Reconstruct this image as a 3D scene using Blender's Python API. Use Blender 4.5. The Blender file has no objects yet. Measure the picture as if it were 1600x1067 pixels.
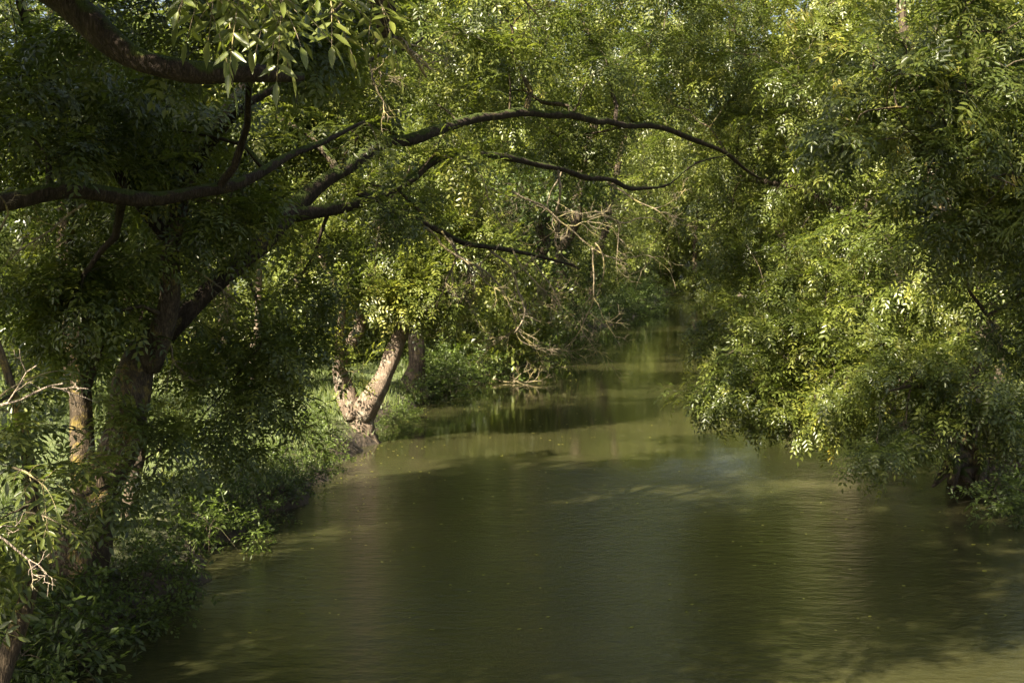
import bpy, math, random
import numpy as np
from mathutils import Vector, noise as mnoise

rng = np.random.default_rng(7)
random.seed(7)
S = bpy.context.scene
COL = S.collection

# ------------------------------------------------------------------ camera, light, exposure
CAM_H, HOR, F = 4.0, 425.0, 2000.0
PITCH = math.atan((533.5 - HOR) / F)
cam_d = bpy.data.cameras.new('camera')
cam = bpy.data.objects.new('camera', cam_d)
COL.objects.link(cam)
cam.location = (0, 0, CAM_H)
cam.rotation_euler = (math.pi / 2 - PITCH, 0, 0)
cam_d.sensor_width = 36
cam_d.lens = 45
cam_d.clip_end = 2000
S.camera = cam

SUN_TO = np.array([-0.56, -0.62, 0.70]); SUN_TO /= np.linalg.norm(SUN_TO)
w = bpy.data.worlds.new('World'); S.world = w; w.use_nodes = True
nt = w.node_tree
sky = nt.nodes.new('ShaderNodeTexSky'); sky.sky_type = 'NISHITA'; sky.sun_disc = False; sky.dust_density = 4.0
sky.sun_elevation = math.asin(SUN_TO[2]); sky.sun_rotation = math.atan2(SUN_TO[0], SUN_TO[1])
hs = nt.nodes.new('ShaderNodeHueSaturation'); hs.inputs['Saturation'].default_value = .7   # light summer haze
nt.links.new(sky.outputs[0], hs.inputs['Color']); nt.links.new(hs.outputs[0], nt.nodes['Background'].inputs[0])
nt.nodes['Background'].inputs[1].default_value = 0.05
sd = bpy.data.lights.new('sun', 'SUN'); sd.energy = 5.0; sd.angle = math.radians(0.53); sd.color = (1, .90, .70)
so = bpy.data.objects.new('sun', sd); COL.objects.link(so); so.location = (-60, -50, 80)
so.rotation_euler = Vector(SUN_TO).to_track_quat('Z', 'Y').to_euler()
S.view_settings.view_transform = 'Standard'; S.view_settings.look = 'None'
S.view_settings.exposure = 2.4; S.view_settings.gamma = 1.0; S.view_settings.use_curve_mapping = False
S.render.engine = 'CYCLES'
cy = S.cycles
cy.max_bounces = 7; cy.diffuse_bounces = 3; cy.glossy_bounces = 3; cy.transmission_bounces = 4; cy.transparent_max_bounces = 4
cy.use_denoising = True; cy.denoiser = 'OPENIMAGEDENOISE'
cy.sample_clamp_indirect = 4.0; cy.caustics_reflective = False; cy.caustics_refractive = False
cy.use_adaptive_sampling = True; cy.adaptive_threshold = 0.02


def P(px, py, d):
    """world point seen at photo pixel (px, py) of a 1600 wide frame, d metres ahead"""
    dx, dy = (px - 800) / F, (533.5 - py) / F
    c, s = math.cos(PITCH), math.sin(PITCH)
    y = c + dy * s
    k = d / y
    return np.array([dx * k, d, CAM_H + (-s + dy * c) * k])


def nrm(v):
    v = np.asarray(v, float)
    return v / (np.linalg.norm(v, axis=-1, keepdims=True) + 1e-9)


# ------------------------------------------------------------------ materials
def mat(name):
    m = bpy.data.materials.new(name); m.use_nodes = True
    t = m.node_tree; t.nodes.clear()
    out = t.nodes.new('ShaderNodeOutputMaterial')
    return m, t, out


def N(t, kind, **kw):
    n = t.nodes.new('ShaderNode' + kind)
    for k, v in kw.items():
        if k in ('operation', 'blend_type', 'data_type', 'attribute_name', 'feature', 'noise_dimensions', 'attribute_type', 'vector_type'):
            setattr(n, k, v)
        else:
            n.inputs[k].default_value = v
    return n


def ramp(t, fac, stops):
    r = t.nodes.new('ShaderNodeValToRGB')
    while len(r.color_ramp.elements) < len(stops):
        r.color_ramp.elements.new(0.5)
    for e, (p, c) in zip(r.color_ramp.elements, stops):
        e.position = p; e.color = (*c, 1)
    if fac is not None:
        t.links.new(fac, r.inputs[0])
    return r


def leaf_mat(name, stops, transl=0.38, rough=0.38, spec=0.5, gain=(1.5, 1.6, .8)):
    m, t, out = mat(name); L = t.links.new
    at = N(t, 'Attribute', attribute_name='tint')
    oi = t.nodes.new('ShaderNodeObjectInfo')
    geo = t.nodes.new('ShaderNodeNewGeometry')
    ns = N(t, 'TexNoise', Scale=0.55, Detail=3.0); L(geo.outputs['Position'], ns.inputs['Vector'])
    a = N(t, 'Math', operation='MULTIPLY_ADD'); L(ns.outputs[0], a.inputs[0]); a.inputs[1].default_value = .7; a.inputs[2].default_value = -.35
    b = N(t, 'Math', operation='ADD'); L(at.outputs['Fac'], b.inputs[0]); L(a.outputs[0], b.inputs[1])
    c = N(t, 'Math', operation='MULTIPLY_ADD'); L(oi.outputs['Random'], c.inputs[0]); c.inputs[1].default_value = .16; c.inputs[2].default_value = -.08
    d = N(t, 'Math', operation='ADD'); L(b.outputs[0], d.inputs[0]); L(c.outputs[0], d.inputs[1])
    r = ramp(t, d.outputs[0], stops)
    # paler underside
    mx = N(t, 'Mix', data_type='RGBA', blend_type='MULTIPLY'); mx.inputs[0].default_value = 1
    bf = N(t, 'Mix', data_type='RGBA'); L(geo.outputs['Backfacing'], bf.inputs[0]); bf.inputs[6].default_value = (1, 1, 1, 1); bf.inputs[7].default_value = (1.35, 1.25, 1.7, 1)
    L(r.outputs[0], mx.inputs[6]); L(bf.outputs[2], mx.inputs[7])
    p = N(t, 'BsdfPrincipled', Roughness=rough); p.inputs['Specular IOR Level'].default_value = spec
    L(mx.outputs[2], p.inputs['Base Color'])
    tr = t.nodes.new('ShaderNodeBsdfTranslucent')
    g = N(t, 'Mix', data_type='RGBA', blend_type='MULTIPLY'); g.inputs[0].default_value = 1; g.inputs[7].default_value = (*gain, 1)
    L(r.outputs[0], g.inputs[6]); L(g.outputs[2], tr.inputs[0])
    ms = t.nodes.new('ShaderNodeMixShader'); ms.inputs[0].default_value = transl
    L(p.outputs[0], ms.inputs[1]); L(tr.outputs[0], ms.inputs[2]); L(ms.outputs[0], out.inputs[0])
    return m


ASH = [(0.0, (.030, .042, .011)), (.35, (.070, .092, .018)), (.6, (.128, .148, .028)), (.82, (.21, .215, .042)), (.95, (.30, .30, .04)), (1.0, (.36, .30, .05))]
M_ash = leaf_mat('ash_leaf', ASH, rough=.36, spec=.6)
M_wood = leaf_mat('woodland_leaf', [(0, (.038, .052, .012)), (.35, (.086, .108, .020)), (.65, (.160, .176, .034)), (.9, (.17, .21, .045)), (1, (.26, .26, .06))])
M_bush = leaf_mat('bush_leaf', [(0, (.026, .040, .010)), (.4, (.064, .092, .015)), (.7, (.105, .148, .024)), (1, (.16, .21, .04))], rough=.45)
M_grass = leaf_mat('grass_blade', [(0, (.035, .055, .014)), (.4, (.075, .105, .022)), (.7, (.125, .150, .038)), (1, (.28, .26, .10))], rough=.55)


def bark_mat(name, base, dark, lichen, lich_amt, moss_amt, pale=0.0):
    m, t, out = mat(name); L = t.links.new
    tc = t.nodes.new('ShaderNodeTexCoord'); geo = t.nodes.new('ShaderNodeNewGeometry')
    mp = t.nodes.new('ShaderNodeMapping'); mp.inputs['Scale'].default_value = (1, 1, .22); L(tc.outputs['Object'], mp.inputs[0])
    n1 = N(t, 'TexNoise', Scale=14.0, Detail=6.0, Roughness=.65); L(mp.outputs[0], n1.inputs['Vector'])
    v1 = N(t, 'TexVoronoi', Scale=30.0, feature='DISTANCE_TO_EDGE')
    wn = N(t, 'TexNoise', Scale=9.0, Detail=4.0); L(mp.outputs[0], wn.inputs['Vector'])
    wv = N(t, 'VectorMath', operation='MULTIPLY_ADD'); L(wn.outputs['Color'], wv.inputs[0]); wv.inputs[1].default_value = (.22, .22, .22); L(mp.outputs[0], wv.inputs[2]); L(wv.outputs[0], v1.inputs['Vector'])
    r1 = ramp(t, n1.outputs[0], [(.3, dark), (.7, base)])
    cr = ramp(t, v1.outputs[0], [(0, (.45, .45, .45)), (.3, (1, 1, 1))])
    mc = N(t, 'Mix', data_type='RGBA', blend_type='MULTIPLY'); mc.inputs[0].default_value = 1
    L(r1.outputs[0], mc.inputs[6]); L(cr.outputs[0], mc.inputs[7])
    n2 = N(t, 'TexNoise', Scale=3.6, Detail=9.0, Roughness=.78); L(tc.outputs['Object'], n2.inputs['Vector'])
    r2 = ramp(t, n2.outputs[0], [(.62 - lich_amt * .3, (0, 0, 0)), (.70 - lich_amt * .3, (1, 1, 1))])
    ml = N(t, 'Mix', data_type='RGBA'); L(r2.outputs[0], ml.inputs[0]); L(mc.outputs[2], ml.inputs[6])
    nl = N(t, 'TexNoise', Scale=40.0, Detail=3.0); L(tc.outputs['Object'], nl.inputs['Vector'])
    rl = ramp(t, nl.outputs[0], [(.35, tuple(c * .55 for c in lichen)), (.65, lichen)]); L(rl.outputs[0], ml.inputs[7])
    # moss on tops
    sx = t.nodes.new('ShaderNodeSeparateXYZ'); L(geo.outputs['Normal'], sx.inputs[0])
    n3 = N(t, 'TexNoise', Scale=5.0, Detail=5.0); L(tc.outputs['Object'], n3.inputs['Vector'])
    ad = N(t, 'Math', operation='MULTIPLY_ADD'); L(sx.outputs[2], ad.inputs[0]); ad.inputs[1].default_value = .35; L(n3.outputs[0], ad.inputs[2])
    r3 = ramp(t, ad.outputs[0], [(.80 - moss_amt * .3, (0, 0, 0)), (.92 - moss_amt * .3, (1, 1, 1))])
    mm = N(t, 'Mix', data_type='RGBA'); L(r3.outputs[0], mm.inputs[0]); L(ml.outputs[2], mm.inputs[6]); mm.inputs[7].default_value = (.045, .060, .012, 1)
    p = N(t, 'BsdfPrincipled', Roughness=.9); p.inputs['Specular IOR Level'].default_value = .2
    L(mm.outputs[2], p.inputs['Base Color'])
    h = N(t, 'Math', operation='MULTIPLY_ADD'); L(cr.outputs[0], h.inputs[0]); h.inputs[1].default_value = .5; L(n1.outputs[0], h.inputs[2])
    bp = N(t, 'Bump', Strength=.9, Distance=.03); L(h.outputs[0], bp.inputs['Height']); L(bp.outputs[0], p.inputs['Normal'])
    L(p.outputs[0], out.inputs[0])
    return m


M_bark = bark_mat('mossy_ash_bark', (.16, .12, .085), (.05, .038, .028), (.24, .19, .06), .22, .45)
M_barky = bark_mat('yellow_lichen_bark', (.17, .125, .08), (.05, .038, .025), (.27, .20, .06), .30, .15)
M_barkp = bark_mat('pale_riverside_bark', (.34, .255, .19), (.12, .085, .06), (.38, .34, .26), .3, .1)
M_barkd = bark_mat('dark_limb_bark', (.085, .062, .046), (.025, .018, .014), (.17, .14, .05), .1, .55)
M_dead = bark_mat('bare_lichened_twig', (.42, .34, .24), (.22, .17, .11), (.46, .38, .16), .4, 0)
M_pale = bark_mat('bare_pale_twig', (.46, .37, .29), (.30, .23, .17), (.46, .40, .22), .1, 0)
M_key = leaf_mat('seed_bunch', [(0, (.16, .18, .03)), (.5, (.28, .28, .05)), (1, (.36, .28, .06))], transl=.4)


def ground_mat():
    m, t, out = mat('meadow_earth'); L = t.links.new
    geo = t.nodes.new('ShaderNodeNewGeometry')
    n1 = N(t, 'TexNoise', Scale=.7, Detail=8.0, Roughness=.65); L(geo.outputs['Position'], n1.inputs['Vector'])
    r = ramp(t, n1.outputs[0], [(.3, (.035, .045, .014)), (.5, (.065, .085, .022)), (.75, (.12, .115, .05))])
    sx = t.nodes.new('ShaderNodeSeparateXYZ'); L(geo.outputs['Position'], sx.inputs[0])
    mr = ramp(t, None, [(0, (0, 0, 0)), (1, (1, 1, 1))])
    mv = N(t, 'MapRange'); mv.inputs[1].default_value = .25; mv.inputs[2].default_value = .55; L(sx.outputs[2], mv.inputs[0])
    n2 = N(t, 'TexNoise', Scale=9.0, Detail=6.0); L(geo.outputs['Position'], n2.inputs['Vector'])
    e = ramp(t, n2.outputs[0], [(.3, (.022, .016, .010)), (.7, (.085, .06, .038))])
    mx = N(t, 'Mix', data_type='RGBA'); L(mv.outputs[0], mx.inputs[0]); L(e.outputs[0], mx.inputs[6]); L(r.outputs[0], mx.inputs[7])
    p = N(t, 'BsdfPrincipled', Roughness=.95); L(mx.outputs[2], p.inputs['Base Color'])
    b = N(t, 'Bump', Strength=.8, Distance=.06); L(n2.outputs[0], b.inputs['Height']); L(b.outputs[0], p.inputs['Normal'])
    L(p.outputs[0], out.inputs[0])
    return m


def water_mat():
    m, t, out = mat('river_water'); L = t.links.new
    geo = t.nodes.new('ShaderNodeNewGeometry')
    # silt and weed clouds under the surface
    n0 = N(t, 'TexNoise', Scale=.35, Detail=4.0); L(geo.outputs['Position'], n0.inputs['Vector'])
    r = ramp(t, n0.outputs[0], [(.35, (.022, .023, .009)), (.65, (.036, .034, .014))])
    p = N(t, 'BsdfPrincipled', Roughness=.03, IOR=1.33); L(r.outputs[0], p.inputs['Base Color'])
    # breeze ruffles the near reach, the far reach lies calm
    sx = t.nodes.new('ShaderNodeSeparateXYZ'); L(geo.outputs['Position'], sx.inputs[0])
    nw = N(t, 'TexNoise', Scale=.22, Detail=3.0); L(geo.outputs['Position'], nw.inputs['Vector'])
    yy = N(t, 'Math', operation='MULTIPLY_ADD'); L(nw.outputs[0], yy.inputs[0]); yy.inputs[1].default_value = 7.0; L(sx.outputs[1], yy.inputs[2])
    mv = N(t, 'MapRange'); L(yy.outputs[0], mv.inputs[0])
    mv.inputs[1].default_value = 31.5; mv.inputs[2].default_value = 27.5; mv.inputs[3].default_value = .06; mv.inputs[4].default_value = 1.0
    mp = t.nodes.new('ShaderNodeMapping'); mp.inputs['Scale'].default_value = (.55, 1.0, 1); mp.inputs['Rotation'].default_value = (0, 0, .25); L(geo.outputs['Position'], mp.inputs[0])
    a = N(t, 'TexNoise', Scale=6.5, Detail=5.0, Roughness=.62); L(mp.outputs[0], a.inputs['Vector'])
    b = N(t, 'TexNoise', Scale=1.3, Detail=2.0); L(mp.outputs[0], b.inputs['Vector'])
    s = N(t, 'Math', operation='MULTIPLY_ADD'); L(b.outputs[0], s.inputs[0]); s.inputs[1].default_value = 1.0; L(a.outputs[0], s.inputs[2])
    bp = N(t, 'Bump', Strength=1.0); L(s.outputs[0], bp.inputs['Height'])
    dm = N(t, 'Math', operation='MULTIPLY'); L(mv.outputs[0], dm.inputs[0]); dm.inputs[1].default_value = .024
    L(dm.outputs[0], bp.inputs['Distance'])
    L(bp.outputs[0], p.inputs['Normal']); L(p.outputs[0], out.inputs[0])
    return m


M_ground, M_water = ground_mat(), water_mat()


# ------------------------------------------------------------------ object helpers
def tag(o, label=None, cat=None, group=None, kind=None):
    for k, v in (('label', label), ('category', cat), ('group', group), ('kind', kind)):
        if v: o[k] = v
    return o


def link_mesh(name, V, T, m, parent=None, tint=None, smooth=False, origin=None):
    V = np.asarray(V, np.float32); T = np.asarray(T, np.int32)
    if origin is not None: V = V - np.asarray(origin, np.float32)
    me = bpy.data.meshes.new(name)
    me.vertices.add(len(V)); me.vertices.foreach_set('co', V.ravel())
    me.loops.add(len(T) * 3); me.loops.foreach_set('vertex_index', T.ravel())
    me.polygons.add(len(T)); me.polygons.foreach_set('loop_start', np.arange(0, len(T) * 3, 3, dtype=np.int32))
    if smooth: me.polygons.foreach_set('use_smooth', np.ones(len(T), bool))
    me.update(calc_edges=True)
    if tint is not None:
        a = me.attributes.new('tint', 'FLOAT', 'FACE'); a.data.foreach_set('value', np.asarray(tint, np.float32))
    me.materials.append(m)
    o = bpy.data.objects.new(name, me); COL.objects.link(o)
    if parent: o.parent = parent
    return o


def empty(name, loc, label, cat, group=None):
    o = bpy.data.objects.new(name, None); COL.objects.link(o); o.location = tuple(float(v) for v in loc)
    o.empty_display_size = .3
    return tag(o, label, cat, group)


def copy_tree(o, parent=None):
    c = o.copy(); COL.objects.link(c); c.parent = parent
    for ch in list(o.children): copy_tree(ch, c)
    return c


class Buf:
    def __init__(s): s.V, s.T, s.C, s.n = [], [], [], 0

    def add(s, V, T, c=None):
        s.V.append(np.asarray(V, float)); s.T.append(np.asarray(T, int) + s.n); s.n += len(V)
        s.C.append(np.full(len(T), .4) if c is None else (np.full(len(T), c) if np.isscalar(c) else c))

    def get(s): return np.concatenate(s.V), np.concatenate(s.T), np.concatenate(s.C)

    def build(s, name, m, parent=None, **k):
        V, T, C = s.get(); return link_mesh(name, V, T, m, parent, tint=C, **k)


# ------------------------------------------------------------------ tubes
def spline(pts, step):
    """Catmull-Rom resample; pts rows may carry the radius as a 4th column"""
    p = np.asarray(pts, float)
    p = np.vstack([2 * p[0] - p[1], p, 2 * p[-1] - p[-2]])
    out = []
    for i in range(1, len(p) - 2):
        n = max(2, int(np.linalg.norm(p[i + 1, :3] - p[i, :3]) / step))
        t = (np.arange(n) / n)[:, None]
        a, b, c, d = p[i - 1], p[i], p[i + 1], p[i + 2]
        out.append(.5 * ((2 * b) + (-a + c) * t + (2 * a - 5 * b + 4 * c - d) * t ** 2 + (-a + 3 * b - 3 * c + d) * t ** 3))
    out.append(p[-2][None])
    return np.vstack(out)


def tube(pts, rad, sides=5, cap=True, rough=0.0, flare=0.0, seed=0):
    p = np.asarray(pts, float); r = np.asarray(rad, float); n = len(p)
    t = nrm(np.gradient(p, axis=0))
    mean = nrm(p[-1] - p[0])
    ref = np.array([0., 1., 0.]) if abs(mean[1]) < .8 else np.array([1., 0., 0.])
    u = nrm(np.cross(t, ref)); v = np.cross(t, u)
    ang = np.arange(sides) * 2 * math.pi / sides
    R = r[:, None] * np.ones(sides)[None]
    if rough or flare:
        for i in range(n):
            for j in range(sides):
                a = ang[j]
                q = Vector((math.cos(a) * 1.3 + seed * 3.1, math.sin(a) * 1.3, i * .12 * max(.15, 1)))
                k = mnoise.noise(q * 1.1) * 1.0 + mnoise.noise(q * 3.1) * .5
                ridge = mnoise.noise(Vector((math.cos(a) * 4 + seed, math.sin(a) * 4, i * .035)))
                R[i, j] *= 1 + rough * (k * .55 + ridge * .5)
                if flare:
                    hgt = (p[i, 2] - p[0, 2])
                    f = math.exp(-max(0, hgt) / .38) * flare
                    R[i, j] *= 1 + f * (.55 + .6 * max(0, math.sin(a * 4 + seed) + .35 * math.sin(a * 7 + seed * 2)))
    V = (p[:, None] + R[..., None] * (np.cos(ang)[None, :, None] * u[:, None] + np.sin(ang)[None, :, None] * v[:, None])).reshape(-1, 3)
    i = np.arange(n - 1)[:, None] * sides; j = np.arange(sides)[None]; k = (j + 1) % sides
    a, b, c, d = (i + j).ravel(), (i + k).ravel(), (i + sides + k).ravel(), (i + sides + j).ravel()
    T = np.vstack([np.stack([a, b, c], 1), np.stack([a, c, d], 1)])
    if cap:
        V = np.vstack([V, p[-1] + t[-1] * r[-1] * .6]); e = n * sides - sides; m = len(V) - 1
        jj = np.arange(sides); T = np.vstack([T, np.stack([e + jj, e + (jj + 1) % sides, np.full(sides, m)], 1)])
        V = np.vstack([V, p[0] - t[0] * r[0] * .6]); T = np.vstack([T, np.stack([(jj + 1) % sides, jj, np.full(sides, m + 1)], 1)])
    return V, T


# ------------------------------------------------------------------ leaf templates (X forward along the twig, Z up)
R_ = random.Random(3)


def leaflet(B, p, d, n, l, wd, c, lod):
    d = nrm(d); s = nrm(np.cross(d, n)); n = np.cross(s, d)
    droop = -.12 * l * n
    if lod == 0:
        V = [p, p + d * l * .28 + s * wd * .42 + n * wd * .12, p + d * l * .62 + s * wd * .42 + n * wd * .12 + droop * .4, p + d * l + droop,
             p + d * l * .62 - s * wd * .42 + n * wd * .12 + droop * .4, p + d * l * .28 - s * wd * .42 + n * wd * .12]
        B.add(V, [(0, 1, 2), (0, 2, 3), (0, 3, 4), (0, 4, 5)], c)
    else:
        V = [p, p + d * l * .45 + s * wd * .55 + n * wd * .14, p + d * l + droop, p + d * l * .45 - s * wd * .55 + n * wd * .14]
        B.add(V, [(0, 1, 2), (0, 2, 3)], c)


def compound(B, p, d, up, L, pairs, lod, c):
    """pinnate ash leaf"""
    d = nrm(d); s = nrm(np.cross(d, up)); pts = []
    k = R_.uniform(.15, .5)
    for i in range(6):
        f = i / 5
        pts.append(p + d * L * f + np.array([0, 0, -1]) * L * k * f * f)
    pts = np.array(pts)
    if lod == 0:
        B.add(*tube(pts, np.linspace(.003, .0015, 6), 3, cap=False), c=.75)
    for i in range(pairs + 1):
        f = .28 + .72 * i / pairs
        q = pts[0] + d * L * f + np.array([0, 0, -1]) * L * k * f * f
        t = nrm(d + np.array([0, 0, -1]) * 2 * k * f); nn = nrm(np.cross(s, t))
        l = L * R_.uniform(.34, .42) * (1 - .25 * abs(f - .6)); wd = l * R_.uniform(.34, .44)
        cc = c + R_.uniform(-.06, .06)
        if i == pairs:
            leaflet(B, q, t, nn, l * 1.1, wd, cc, lod)
        else:
            for sg in (1, -1):
                dd = nrm(t * .75 + sg * s * 1.0 + nn * R_.uniform(-.25, .2))
                leaflet(B, q, dd, nn + sg * s * R_.uniform(-.2, .3), l, wd, cc, lod)


def ash_sprig(lod, length=.5, nodes=5, pairs=4, L=.25):
    B = Buf(); pts = []
    bend = R_.uniform(-.25, .15); side = R_.uniform(-.15, .15)
    for i in range(5):
        f = i / 4; pts.append((length * f, side * f * f * length, bend * f * f * length))
    pts = np.array(pts)
    B.add(*tube(pts, np.linspace(.006, .003, 5), 3, cap=False), c=.1)
    for i in range(nodes):
        f = .25 + .75 * i / (nodes - 1)
        p = np.array([length * f, side * f * f * length, bend * f * f * length])
        roll = (i % 2) * math.pi / 2 + R_.uniform(-.3, .3)
        for sg in (1, -1):
            v = np.array([R_.uniform(.5, .9), sg * math.cos(roll), sg * math.sin(roll) * .8])
            compound(B, p, v, np.array([0, 0, 1.]), L * R_.uniform(.75, 1.15), pairs, lod, R_.uniform(.28, .52))
    compound(B, pts[-1], np.array([1, 0, .2]), np.array([0, 0, 1.]), L, pairs, lod, R_.uniform(.35, .6))
    return B.get()


def simple_sprig(n, length, leaf, wr=.5, spread=1.0, lod=1):
    B = Buf()
    pts = np.array([(length * f, 0, -.12 * f * f * length) for f in (0, .5, 1)])
    B.add(*tube(pts, [.006, .004, .002], 3, cap=False), c=.1)
    for i in range(n):
        f = R_.uniform(.12, 1); a = R_.uniform(0, 2 * math.pi)
        o = np.array([R_.uniform(.2, 1), math.cos(a) * spread, math.sin(a) * spread * .7])
        p = np.array([length * f, 0, -.12 * f * f * length]) + o * R_.uniform(0, .16) * length
        nn = np.array([R_.uniform(-.5, .5), R_.uniform(-.5, .5), 1.])
        l = leaf * R_.uniform(.7, 1.25)
        leaflet(B, p, o + np.array([0, 0, -.3]), nn, l, l * wr, R_.uniform(.25, .6), lod)
    return B.get()


def key_bunch():
    B = Buf()
    for i in range(26):
        a = R_.uniform(0, 6.28); p = np.array([R_.uniform(0, .1), math.cos(a) * .05 * R_.random(), math.sin(a) * .04])
        leaflet(B, p, np.array([.25, math.cos(a) * .45, -1 + R_.uniform(-.1, .3)]), np.array([math.cos(a), math.sin(a), .1]), R_.uniform(.06, .1), .016, R_.uniform(.2, .9), 1)
    return B.get()


ASH0 = [ash_sprig(0, .5, 5, 3, .29) for _ in range(5)]
ASH1 = [ash_sprig(1, .55, 4, 3, .30) for _ in range(6)]
WOOD = [simple_sprig(16, .85, .15, .6) for _ in range(5)]     # distant broadleaf
LEAFY = [simple_sprig(22, .5, .07, .6) for _ in range(5)]      # bank shrubs
HERB = [simple_sprig(14, .42, .085, .42, .9) for _ in range(5)]  # nettles and brambles


def stamp(B, temps, pos, d, scale, tint, up=None, roll=.5):
    """put a random template at each position, X axis along d, Z axis near world up"""
    m = len(pos)
    if m == 0: return
    d = nrm(d); upv = np.tile([0, 0, 1.], (m, 1)) + rng.normal(0, roll, (m, 3)) * .5
    y = nrm(np.cross(upv, d)); z = np.cross(d, y)
    which = rng.integers(0, len(temps), m)
    for k, (V, T, C) in enumerate(temps):
        ix = np.where(which == k)[0]
        if len(ix) == 0: continue
        A = np.stack([d[ix], y[ix], z[ix]], 1) * scale[ix, None, None]     # m,3axes,3
        W = np.einsum('vk,mkc->mvc', V, A) + pos[ix, None]
        TT = T[None] + (np.arange(len(ix)) * len(V))[:, None, None]
        CC = C[None] + tint[ix, None]
        B.add(W.reshape(-1, 3), TT.reshape(-1, 3), CC.ravel())


# ------------------------------------------------------------------ tree grower
class Grower:
    def __init__(s, base):
        s.base = np.asarray(base, float); s.P, s.R, s.T = [], [], []; s.wood = Buf(); s.paths = []

    def main(s, pts, step=.12, sides=18, rough=.22, flare=0., seed=0):
        q = spline(pts, step)
        for i in range(1, len(q) - 1):
            v = Vector(q[i, :3]) * .9 + Vector((seed * 7.3, 0, 0)); k = min(1, i / 8) * (.35 * q[i, 3] + .035)
            q[i, 0] += k * 2 * mnoise.noise(v); q[i, 1] += k * mnoise.noise(v + Vector((31, 0, 0))); q[i, 2] += k * 2 * mnoise.noise(v + Vector((0, 57, 0)))
            q[i, 3] *= 1 + .22 * mnoise.noise(Vector(q[i, :3]) * 2.1 + Vector((seed, 9, 0)))
        V, T = tube(q[:, :3], np.maximum(q[:, 3], .01), sides, True, rough, flare, seed)
        t = nrm(np.gradient(q[:, :3], axis=0))
        lo = int(len(q) * .25) if flare else 1
        for i in range(lo, len(q), 2):
            s.P.append(q[i, :3]); s.R.append(q[i, 3]); s.T.append(t[i])
        return V, T

    def branch(s, t, rmin=.007, rk=.016, wob=.06, keep=True, end=None, droop=.0):
        P_ = np.array(s.P); d = np.linalg.norm(P_ - t, axis=1)
        up_pen = np.maximum(0, P_[:, 2] - t[2]) * .25
        j = int(np.argmin(d + up_pen)); L = d[j]
        if L < .15: return
        p0 = P_[j]; to = (t - p0) / L
        a = nrm(to * .8 + s.T[j] * .5 + np.array([0, 0, .25]))
        b = nrm(to + np.array([0, 0, -.25 - droop]))
        n = max(4, int(L / .3)); f = np.linspace(0, 1, n)[:, None]
        c1, c2 = p0 + a * L * .35, t - b * L * .3
        q = (1 - f) ** 3 * p0 + 3 * (1 - f) ** 2 * f * c1 + 3 * (1 - f) * f * f * c2 + f ** 3 * t
        q[1:-1] += rng.normal(0, wob * min(1, L * .5), (n - 2, 3))
        r0 = max(rmin, min(s.R[j] * .75, .010 + rk * L)); r = np.linspace(r0, rmin if end is None else end, n)
        s.wood.add(*tube(q, r, 3 if r0 < .02 else 5, False))
        tt = nrm(np.gradient(q, axis=0))
        for i in range(1, n):
            s.P.append(q[i]); s.R.append(r[i]); s.T.append(tt[i])
        if keep: s.paths.append(q)

    def fill(s, blobs, scaffold=.12):
        """blobs: (centre, radii, count). boughs first, then small branches to random points of the blobs"""
        sc, fine = [], []
        for c, r, n in blobs:
            u = nrm(rng.normal(0, 1, (n, 3))) * (rng.random((n, 1)) ** (1 / 2.2))
            pts = np.asarray(c) + u * np.asarray(r)
            k = max(1, int(n * scaffold)); sc += list(pts[:k] * .6 + np.asarray(c) * .4); fine += list(pts[k:])
        rng.shuffle(sc)
        for t in sc:
            if t[2] > .3: s.branch(t, rmin=.014, rk=.022, keep=False)
        A = np.array(s.P); fine = [f for f in fine if f[2] > .35]
        dd = [np.min(np.linalg.norm(A - f, axis=1)) for f in fine]
        for i in np.argsort(dd): s.branch(fine[i])

    def leaves(s, temps, per, tmean=0., tstd=.12, scale=(.8, 1.15), droop=-.15, zmin=.12, B=None, seg=.75):
        B = B or Buf()
        pos, d = [], []
        for q in s.paths:
            n = len(q); k = rng.poisson(per)
            if k == 0: continue
            tt = nrm(np.gradient(q, axis=0)); L = np.linalg.norm(q[-1] - q[0])
            lo = max(0, 1 - seg * max(1.0, .9) * min(1, 1.6 / max(L, .1)))
            f = lo + (1 - lo) * rng.random(k) ** .8; f[0] = 1
            x = f * (n - 1); i = np.minimum(x.astype(int), n - 2); g = (x - i)[:, None]
            pos.append(q[i] * (1 - g) + q[i + 1] * g)
            r = nrm(rng.normal(0, 1, (k, 3))); r[:, 2] = r[:, 2] * .6 + droop
            d.append(tt[i] * .55 + r)
        if not pos: return B
        pos = np.vstack(pos); d = np.vstack(d); ok = pos[:, 2] > zmin
        pos, d = pos[ok], d[ok]
        m = len(pos)
        stamp(B, temps, pos, d, rng.uniform(*scale, m), rng.normal(tmean, tstd, m))
        V = B.V
        return B


def blob(px, py, d, rx, ry, rz, n):
    """crown lobe centred where the photo shows it"""
    return (P(px, py, d), (rx, ry, rz), n)


STAT = {}


def finish(root, g, leafB, leafM, barkM, trunks, crown='crown'):
    base = g.base
    for (nm, V, T, m) in trunks:
        link_mesh(nm, V, T, m, root, smooth=True, origin=base)
    if g.wood.V: tag(g.wood.build('branches', barkM, root, origin=base, smooth=True), kind='stuff')
    if leafB is not None and leafB.V:
        tag(leafB.build(crown, leafM, root, origin=base), kind='stuff')
        STAT[root.name] = sum(len(t) for t in leafB.T)


def pt(px, py, d, r): return tuple(P(px, py, d)) + (r,)


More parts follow.
